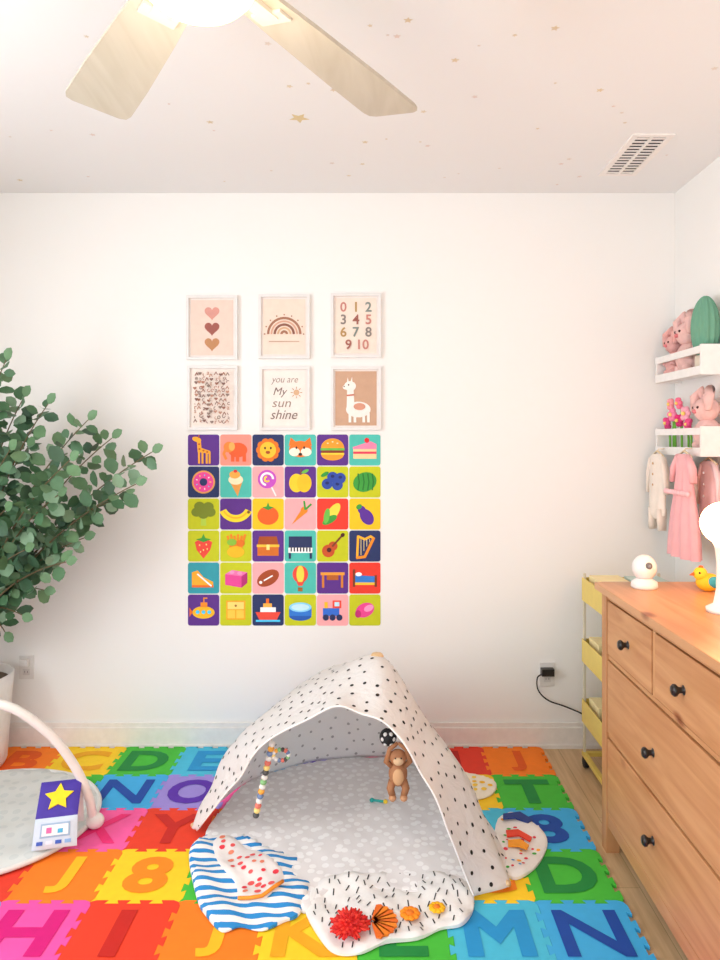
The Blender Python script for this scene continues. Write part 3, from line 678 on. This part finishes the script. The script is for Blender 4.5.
# ================= EUCALYPTUS
k=MB('potted_eucalyptus_tree'); pc=(-1.875,3.26,0); pz=ZM
k.lathe((pc[0],pc[1],pz),[(0,.0),(.15,.0),(.16,.02),(.185,.36),(.19,.42),(.178,.42),(.17,.38),(0,.38)],col('#ece9e6',.35))
k.lathe((pc[0],pc[1],pz),[(0,.395),(.172,.385)],'#5a4632')
gm_=[col(c,.55,noise=.15) for c in('#4c7550','#64895f','#3a5c42','#7f9f80','#557a58')]
rnd=random.Random(11)
def leaf(c,d,n,sz,m):
    d=d.normalized(); s_=d.cross(n)
    if s_.length<1e-3: s_=d.orthogonal()
    s_.normalize(); n=s_.cross(d).normalized()
    prof=[(0,0),(.22,.26),(.5,.37),(.8,.27),(1,0)]
    mid=[c+d*sz*t for t,_ in prof]
    lft=[c+d*sz*t+s_*sz*w+n*sz*w*.25 for t,w in prof[1:4]]; rgt=[c+d*sz*t-s_*sz*w+n*sz*w*.25 for t,w in prof[1:4]]
    k.add(mid+lft+rgt,[(0,1,5),(1,2,6,5),(2,3,7,6),(3,4,7),(0,8,1),(1,8,9,2),(2,9,10,3),(3,10,4)],m,True)
tg=[(152,452,3.05),(136,484,3.0),(108,502,3.1),(84,538,3.1),(88,420,3.1),(48,404,3.1),(6,360,3.0),(24,397,3.1),(66,562,3.0),(44,590,3.1),(22,615,3.1),(112,438,3.2),(10,450,2.9),(5,510,2.95),(25,550,3.0),(58,495,2.95),(70,460,2.9),(5,632,3.15),(-10,400,3.0),(-30,450,3.1),(-60,480,3.0),(-50,560,3.05),(-70,540,3.0),(-20,620,3.0),(34,440,3.15)]
for px,py,Y in tg:
    T=P(px,py,Y); S0=Vector((pc[0]+rnd.uniform(-.05,.05),pc[1]+rnd.uniform(-.05,.0),.4))
    H=S0.lerp(T,.45)+Vector((-.12*(T.x>-1.6)-.02,0,.22 if T.z>1.0 else .32)); H.x=max(H.x,-2.15)
    pts=[]
    for i in range(25):
        t=i/24; pts.append(S0*(1-t)**2+H*2*t*(1-t)+T*t*t)
    k.tube(pts,[.006*(1-.8*i/24)+.001 for i in range(25)],'#6a5c40',6)
    Ltot=(T-S0).length; nl=int(Ltot/.054)
    for i in range(nl):
        t=.4+.6*i/nl if Ltot>.6 else .3+.7*i/nl
        f=t*24; a=int(min(f,23)); p=pts[a].lerp(pts[a+1],f-a); d=(pts[a+1]-pts[a]).normalized()
        for s_ in(0,1):
            ang=i*1.9+s_*3.14+rnd.uniform(-.4,.4)
            o_=d.orthogonal().normalized(); o_.rotate(Matrix.Rotation(ang,3,d))
            dd=(d*.35+o_+Vector((0,0,-.15)))+Vector((rnd.uniform(-.3,.3),rnd.uniform(-.3,.1),rnd.uniform(-.3,.3)))
            nn_=Vector((rnd.uniform(-.8,.8),-1,rnd.uniform(-.3,1.2)))
            pt=p+dd.normalized()*.012
            leaf(pt,dd,nn_,rnd.uniform(.05,.086),rnd.choice(gm_))
    leaf(T,d,Vector((0,-1,.3)),.06,gm_[1])
k.obj()

# ================= OUTLETS
def outlet(name,px,py):
    k=MB(name); x,z=wx(px),wz(py); y=WALL; k.box((x-.036,y-.006,z-.058),(x+.036,y,z+.058),col('#e4e1dd',.4))
    for dz in(.022,-.022):
        k.box((x-.017,y-.009,z+dz-.015),(x+.017,y-.006,z+dz+.015),'#d4d0cc')
        k.box((x-.008,y-.0095,z+dz-.004),(x-.006,y-.009,z+dz+.006),'#3a3632'); k.box((x+.006,y-.0095,z+dz-.004),(x+.008,y-.009,z+dz+.006),'#3a3632')
    return k,x,z
k,x,z=outlet('wall_outlet',27,667)
k.box((x-.02,WALL-.03,z+.012),(x+.016,WALL-.009,z+.045),col('#e6e3e0',.4)); k.obj(bevel=.002)
k,x,z=outlet('wall_outlet',547,674)
k.box((x-.035,WALL-.045,z+.002),(x+.026,WALL-.0095,z+.036),col('#1c1b1b',.4))
cp=spline([(x-.03,WALL-.03,z+.01),(x-.055,WALL-.03,z-.01),(x-.05,WALL-.03,z-.07),(x+.0,WALL-.03,z-.12),(x+.09,WALL-.04,z-.15),(x+.19,WALL-.05,z-.2),(x+.23,WALL-.05,z-.3),(x+.3,WALL-.08,z-.3)],40); k.tube(cp,.0035,'#1c1b1b',6); k.obj()

# ================= DRESSER
W1=wood('pine_horizontal','#cf9a6a','#b67c4c',1,'Y',.5,'a87850'); W2=wood('pine_vertical','#cb9564','#b1784a',1,'Z'); W3=wood('pine_top','#cf9a6a','#ba8252',1,'Y',.35,'a87850')
k=MB('dresser'); fx=.85; bx=1.375; y1=2.65; y0=.79; zt=.985
k.box((fx-.022,y0-.02,zt-.026),(bx+.02,y1+.02,zt),W3)
lg=.05
for yy in(y0,y1-lg):
    for xx in(fx,bx-lg): k.box((xx,yy,0.0),(xx+lg,yy+lg,zt-.026),W2)
for yy in(y0+.012,y1-.03): k.box((fx+lg,yy,.12),(bx-lg,yy+.018,zt-.026),W2)
k.box((bx-.015,y0+lg,.12),(bx-.005,y1-lg,zt-.026),W2)
k.box((fx+.005,y0+lg,zt-.05),(fx+.04,y1-lg,zt-.026),W1); k.box((fx+.005,y0+lg,.1),(fx+.035,y1-lg,.15),W1)
ym=(y0+y1)/2
seg=[(y0+lg,ym-.02),(ym+.02,y1-lg)]
ZA,ZB,ZC=.715,.43,.15
for a,b_ in seg:
    k.box((fx+.008,a,ZA),(fx+.03,b_,ZA+.016),W1); k.box((fx+.008,a,ZB),(fx+.03,b_,ZB+.015),W1)
k.box((fx+.03,y0+lg,.11),(fx+.034,y1-lg,zt-.05),'#3a2010')
k.box((fx+.004,ym-.02,.15),(fx+.03,ym+.02,zt-.05),W2)
def knob(k,y,z):
    kb=col('#1e1a18',.3)
    prof=[(0,.034),(.012,.033),(.017,.028),(.017,.022),(.009,.014),(.008,.004),(.014,0)]
    n=16;vs=[];fs=[]
    for r_,h_ in prof:
        for i in range(n): a=2*math.pi*i/n; vs.append((fx+.003-h_,y+r_*math.cos(a),z+r_*math.sin(a)))
    for j in range(len(prof)-1):
        for i in range(n): fs.append((j*n+i,j*n+(i+1)%n,(j+1)*n+(i+1)%n,(j+1)*n+i))
    k.add(vs,fs,kb,True)
def drawer(ya,yb,za,zb):
    g=.005; k.box((fx+.003,ya+g,za+g),(fx+.022,yb-g,zb-g),W1)
for a,b_ in seg:
    c_=(a+b_)/2
    k.box((fx+.006,c_-.01,ZA+.016),(fx+.03,c_+.01,zt-.05),W2)
    for aa,bb in((a,c_-.01),(c_+.01,b_)): drawer(aa,bb,ZA+.016,zt-.05)
    drawer(a,b_,ZB+.015,ZA); drawer(a,b_,ZC,ZB)
k.obj(bevel=.003)
dr=bpy.data.objects['dresser']
k=MB('drawer_knobs')
for a,b_ in seg:
    c_=(a+b_)/2
    for yy in((a+c_)/2,(c_+b_)/2): knob(k,yy,.828)
    for zz in(.56,.29): knob(k,c_,zz)
k.obj(parent=dr)

k=MB('baby_monitor_camera'); q=(.975,2.56,zt); wh=col('#eeece9',.3)
k.lathe(q,[(0,.0),(.044,.0),(.047,.006),(.045,.022),(.03,.032),(.028,.036)],wh)
k.ell((q[0],q[1],zt+.073),(.043,.043,.047),wh); k.ell((q[0]+.002,q[1]-.034,zt+.084),(.014,.012,.014),'#6b6a6c'); k.ell((q[0]+.002,q[1]-.045,zt+.084),(.006,.004,.006),'#80848a',nu=10,nv=6)
k.obj()
k=MB('toy_bird_figurine'); q=Vector((1.18,2.5,zt))
k.ell(q+Vector((0,0,.032)),(.045,.03,.032),'#f0b41a'); k.ell(q+Vector((-.03,0,.062)),(.024,.022,.024),'#f8c42a'); k.ell(q+Vector((.012,-.022,.036)),(.03,.012,.02),'#2f98a8')
k.tube([q+Vector((-.05,0,.062)),q+Vector((-.068,0,.058))],[.008,.001],'#f2641e',8); k.tube([q+Vector((.035,0,.04)),q+Vector((.075,0,.065))],[.014,.004],'#2f98a8',8); k.ell(q+Vector((-.04,-.018,.068)),.004,'#1a1a1a',nu=8,nv=6)
k.ell(q+Vector((-.028,0,.084)),(.01,.008,.008),'#f2641e',nu=8,nv=6); k.obj()
k=MB('globe_table_lamp'); q=Vector((1.085,2.2,zt))
k.lathe(q,[(0,0),(.05,0),(.052,.012),(.03,.025),(.022,.07),(.02,.15),(.026,.2),(.034,.218),(0,.218)],col('#f3eee8',.35))
lm=col('#ffb070',.4,42); k.ell(q+Vector((0,0,.276)),(.068,.068,.066),lm,nu=28,nv=18); k.obj()

# ================= SHELVES
def rack(name,z):
    k=MB(name); c=col('#f1efec',.4); xa=1.365; ya,yb=2.96,3.44
    k.box((xa+.012,ya+.014,z),(RX,yb-.014,z+.014),c)
    for yy in(ya,yb-.014): k.box((xa+.001,yy,z-.01),(RX,yy+.014,z+.118),c)
    k.box((xa-.002,ya+.0005,z+.082),(xa+.012,yb-.0005,z+.112),c); k.box((RX-.012,ya+.014,z+.02),(RX,yb-.014,z+.115),c); k.box((xa-.002,ya+.0005,z-.009),(xa+.012,yb-.0005,z+.028),c)
    return k.obj()
rack('wall_spice_rack_shelf',1.805); rack('wall_spice_rack_shelf',1.46)
pk=[col(c,.95,noise=.2) for c in('#eeb4ae','#f2c6c0','#e89c9a')]
def knit(a,t): return 1+.05*math.sin(a*12)*math.sin(t*12)
def bunny(name,q,s,mi):
    k=MB(name); q=Vector(q); m_=pk[mi]
    k.ell(q+Vector((0,0,.055*s)),(.045*s,.055*s,.06*s),m_,fn=knit,nu=36,nv=20); k.ell(q+Vector((-.005,0,.145*s)),(.043*s,.048*s,.044*s),m_,fn=knit,nu=36,nv=20)
    for s_ in(-1,1):
        k.tube([q+Vector((0,s_*.02*s,.175*s)),q+Vector((-.01,s_*.034*s,.215*s)),q+Vector((-.025,s_*.05*s,.19*s)),q+Vector((-.03,s_*.055*s,.14*s))],[.012*s,.018*s,.02*s,.01*s],m_,10)
        k.tube([q+Vector((-.015,s_*.035*s,.08*s)),q+Vector((-.035,s_*.045*s,.05*s))],[.018*s,.016*s],m_,8)
        k.ell(q+Vector((-.026,s_*.03*s,.018*s)),(.02*s,.02*s,.017*s),m_); k.ell(q+Vector((-.044*s,s_*.018*s,.152*s)),.005*s,'#4a2a28',nu=8,nv=6)
    k.ell(q+Vector((-.047*s,0,.138*s)),(.009*s,.011*s,.008*s),'#d87a80',nu=8,nv=6)
    k.obj()
bunny('pink_plush_bunny',(1.43,3.355,1.822),1.05,0); bunny('pink_plush_bunny',(1.43,3.215,1.822),1.25,1)
k=MB('green_knit_cactus_plush'); q=(1.425,3.05,1.822)
k.lathe(q,[(0,0),(.035,.0),(.042,.02),(.042,.06),(.04,.062)],'#e8d8c4')
k.ell((q[0],q[1],q[2]+.18),(.052,.066,.14),col('#6fa48a',.95),nu=60,nv=24,fn=lambda a,t:1+.08*math.sin(a*12)); k.obj()
bunny('pink_plush_bunny',(1.43,3.04,1.477),1.2,1)
k=MB('flower_hair_bows'); rnd=random.Random(8)
for (yy,zz,c,r_) in[(3.40,1.60,'#e8458a',.03),(3.34,1.64,'#f58ab0',.034),(3.27,1.61,'#e22a78',.03),(3.2,1.64,'#f7b0c4',.034),(3.36,1.69,'#f7a0a8',.028),(3.27,1.69,'#ff7a9a',.028),(3.17,1.59,'#f0508a',.028)]:
    for i in range(6):
        a=i*math.pi/3; k.ell((1.41-.01*rnd.random(),yy+math.cos(a)*r_*.6,zz+math.sin(a)*r_*.6),(.012,r_*.45,r_*.45),c,nu=10,nv=6)
    k.ell((1.395,yy,zz),(.01,r_*.28,r_*.28),'#ffe07a',nu=8,nv=6); k.tube([(1.415,yy,zz-.01),(1.418,yy,zz-.04),(1.42,yy,1.476)],.005,'#7ac24a',6)
k.obj()
def garment(name,yc,xc,rows,c,extra=None,folds=5,amp=.25):
    k=MB(name); n=48;vs=[];fs=[]; m_=col(c,.9)
    ex=[]
    for a in range(len(rows)-1):
        for t in range(4): f=t/4; ex.append(tuple(rows[a][i]*(1-f)+rows[a+1][i]*f for i in range(3)))
    ex.append(rows[-1])
    for z,w,d in ex:
        for i in range(n):
            a=2*math.pi*i/n; f=1+amp*math.sin(a*folds*2+z*3+math.sin(z*20)*.5)*min(1,(rows[0][0]-z)/.25)
            vs.append((xc+d*math.sin(a)*f,yc+w*math.cos(a),z))
    for j in range(len(ex)-1):
        for i in range(n): fs.append((j*n+i,j*n+(i+1)%n,(j+1)*n+(i+1)%n,(j+1)*n+i))
    k.add(vs,fs,m_,True)
    if extra: extra(k,m_)
    zt_=rows[0][0]; hg=col('#e8cfa8',.5)
    k.tube([(xc,yc-.07,zt_-.012),(xc,yc,zt_+.014),(xc,yc+.07,zt_-.012)],.005,hg,6)
    if xc<1.36: k.tube([(xc,yc,zt_+.014),(xc+.005,yc,zt_+.022),(xc+.034,yc,zt_+.024)],.002,hg,6)
    else: k.tube([(xc,yc,zt_+.014),(xc,yc,1.461)],.002,hg,6)
    k.obj()
def ex1(k,m_):
    for s_ in(-1,1): k.tube([(1.33,3.33+s_*.06,1.435),(1.33,3.33+s_*.095,1.37),(1.33,3.33+s_*.105,1.27)],[.026,.024,.02],m_,12,.6); k.tube([(1.33,3.33+s_*.045,1.2),(1.33,3.33+s_*.055,1.1)],[.036,.028],m_,12,.6)
    for i in range(3): k.ell((1.308,3.33,1.41-i*.05),(.003,.006,.006),'#c8a070',nu=8,nv=6)
garment('cream_baby_romper',3.33,1.33,[(1.455,.05,.01),(1.44,.08,.018),(1.35,.078,.02),(1.25,.082,.02),(1.17,.085,.022),(1.15,.03,.01)],'#f0e4d8',ex1,3,.2)
def ex2(k,m_):
    for s_ in(-1,1): k.tube([(1.32,3.03+s_*.05,1.45),(1.32,3.03+s_*.085,1.4),(1.32,3.03+s_*.1,1.34)],[.022,.03,.024],m_,12,.6)
    for i in range(9): k.ell((1.29,2.92+.0275*i,1.295),(.008,.014,.012),'#f9c8cc',nu=8,nv=6)
garment('pink_baby_dress',3.03,1.325,[(1.46,.05,.01),(1.445,.068,.02),(1.37,.066,.022),(1.3,.08,.025),(1.19,.11,.03),(1.08,.128,.036),(1.02,.132,.038)],'#f2b4b8',ex2,5,.35)
def ex3(x_,y_,c2):
    def f(k,m_):
        for s_ in(-1,1): k.tube([(x_,y_+s_*.05,1.415),(x_,y_+s_*.085,1.35),(x_,y_+s_*.09,1.24)],[.022,.022,.018],m_,12,.6)
        for i in range(3): k.ell((x_-.022,y_,1.38-i*.05),(.003,.006,.006),c2,nu=8,nv=6)
    return f
garment('white_baby_sleepsuit',3.19,1.405,[(1.43,.045,.01),(1.415,.065,.016),(1.3,.07,.018),(1.15,.075,.02),(1.07,.08,.02)],'#efe8e0',ex3(1.405,3.19,'#e8a0a8'),3,.2)
garment('pale_pink_baby_top',3.03,1.43,[(1.43,.045,.01),(1.415,.065,.016),(1.3,.07,.018),(1.18,.08,.02)],'#f4cfd0',ex3(1.43,3.03,'#ffffff'),3,.2)

# ================= YELLOW CART
k=MB('yellow_rolling_cart'); yl=col('#e6cb62',.4); pl_=col('#d8d0b8',.4); xa,xb,ya,yb=.965,1.33,2.9,3.3
for xx in(xa+.004,xb-.016):
    for yy in(ya+.004,yb-.016): k.box((xx,yy,.06),(xx+.012,yy+.012,.9),pl_)
for zz in(.21,.49,.775):
    k.box((xa+.004,ya+.004,zz),(xb-.004,yb-.004,zz+.008),yl)
    k.box((xa,ya,zz-.001),(xa+.004,yb,zz+.105),yl);k.box((xb-.004,ya,zz-.001),(xb,yb,zz+.105),yl);k.box((xa+.004,ya,zz-.001),(xb-.004,ya+.004,zz+.105),yl);k.box((xa+.004,yb-.004,zz-.001),(xb-.004,yb,zz+.105),yl)
    k.box((xa+.03,ya+.04,zz+.008),(xa+.15,yb-.2,zz+.125),'#e8dcc0'); k.box((xa+.025,yb-.17,zz+.008),(xa+.16,yb-.03,zz+.12),'#f6e6b0'); k.box((xa+.18,ya+.04,zz+.008),(xb-.03,yb-.05,zz+.12),'#c8e0d8')
k.box((xa+.02,ya,.05),(xb-.02,ya+.02,.07),yl);k.box((xa+.02,yb-.02,.05),(xb-.02,yb,.07),yl);k.box((xa,ya,.05),(xa+.02,yb,.07),yl);k.box((xb-.02,ya,.05),(xb,yb,.07),yl)
for xx in(xa+.012,xb-.012):
    for yy in(ya+.02,yb-.02):
        k.tube([(xx-.01,yy,.026),(xx+.01,yy,.026)],.025,'#1c1c1c',16); k.tube([(xx,yy,.03),(xx,yy,.05)],.006,'#8a8a8a',8)
k.obj(bevel=.0015)

# ================= LIGHT
w=bpy.data.worlds.new('World'); bpy.context.scene.world=w; w.use_nodes=True
bg=w.node_tree.nodes['Background']; bg.inputs['Color'].default_value=(.945,.97,1,1); bg.inputs['Strength'].default_value=2.1
def area(name,loc,rot,sx,sy,e,c):
    l=bpy.data.lights.new(name,'AREA'); l.shape='RECTANGLE'; l.size=sx;l.size_y=sy;l.energy=e;l.color=c
    o=bpy.data.objects.new(name,l); o.location=loc; o.rotation_euler=rot; bpy.context.collection.objects.link(o)
area('window_daylight',(LX-.15,1.2,1.55),(0,math.radians(-90),0),1.5,1.8,60,(.88,.95,1))
pl=bpy.data.lights.new('fan_light','POINT'); pl.energy=7; pl.color=(1,.84,.66); pl.shadow_soft_size=.1
po=bpy.data.objects.new('fan_light',pl); po.location=(hx,hy,hz-.27); bpy.context.collection.objects.link(po)

sc=bpy.context.scene
sc.view_settings.view_transform='Standard'; sc.view_settings.look='None'; sc.view_settings.exposure=0
cam=bpy.data.cameras.new('camera'); co=bpy.data.objects.new('camera',cam); bpy.context.collection.objects.link(co)
co.location=(0,0,EH); co.rotation_euler=(math.radians(90),0,0)
cam.sensor_width=36; cam.lens=FPX/960*36; cam.shift_x=-(VX-360)/960; cam.shift_y=-(480-VY)/960; cam.clip_start=.02
sc.camera=co
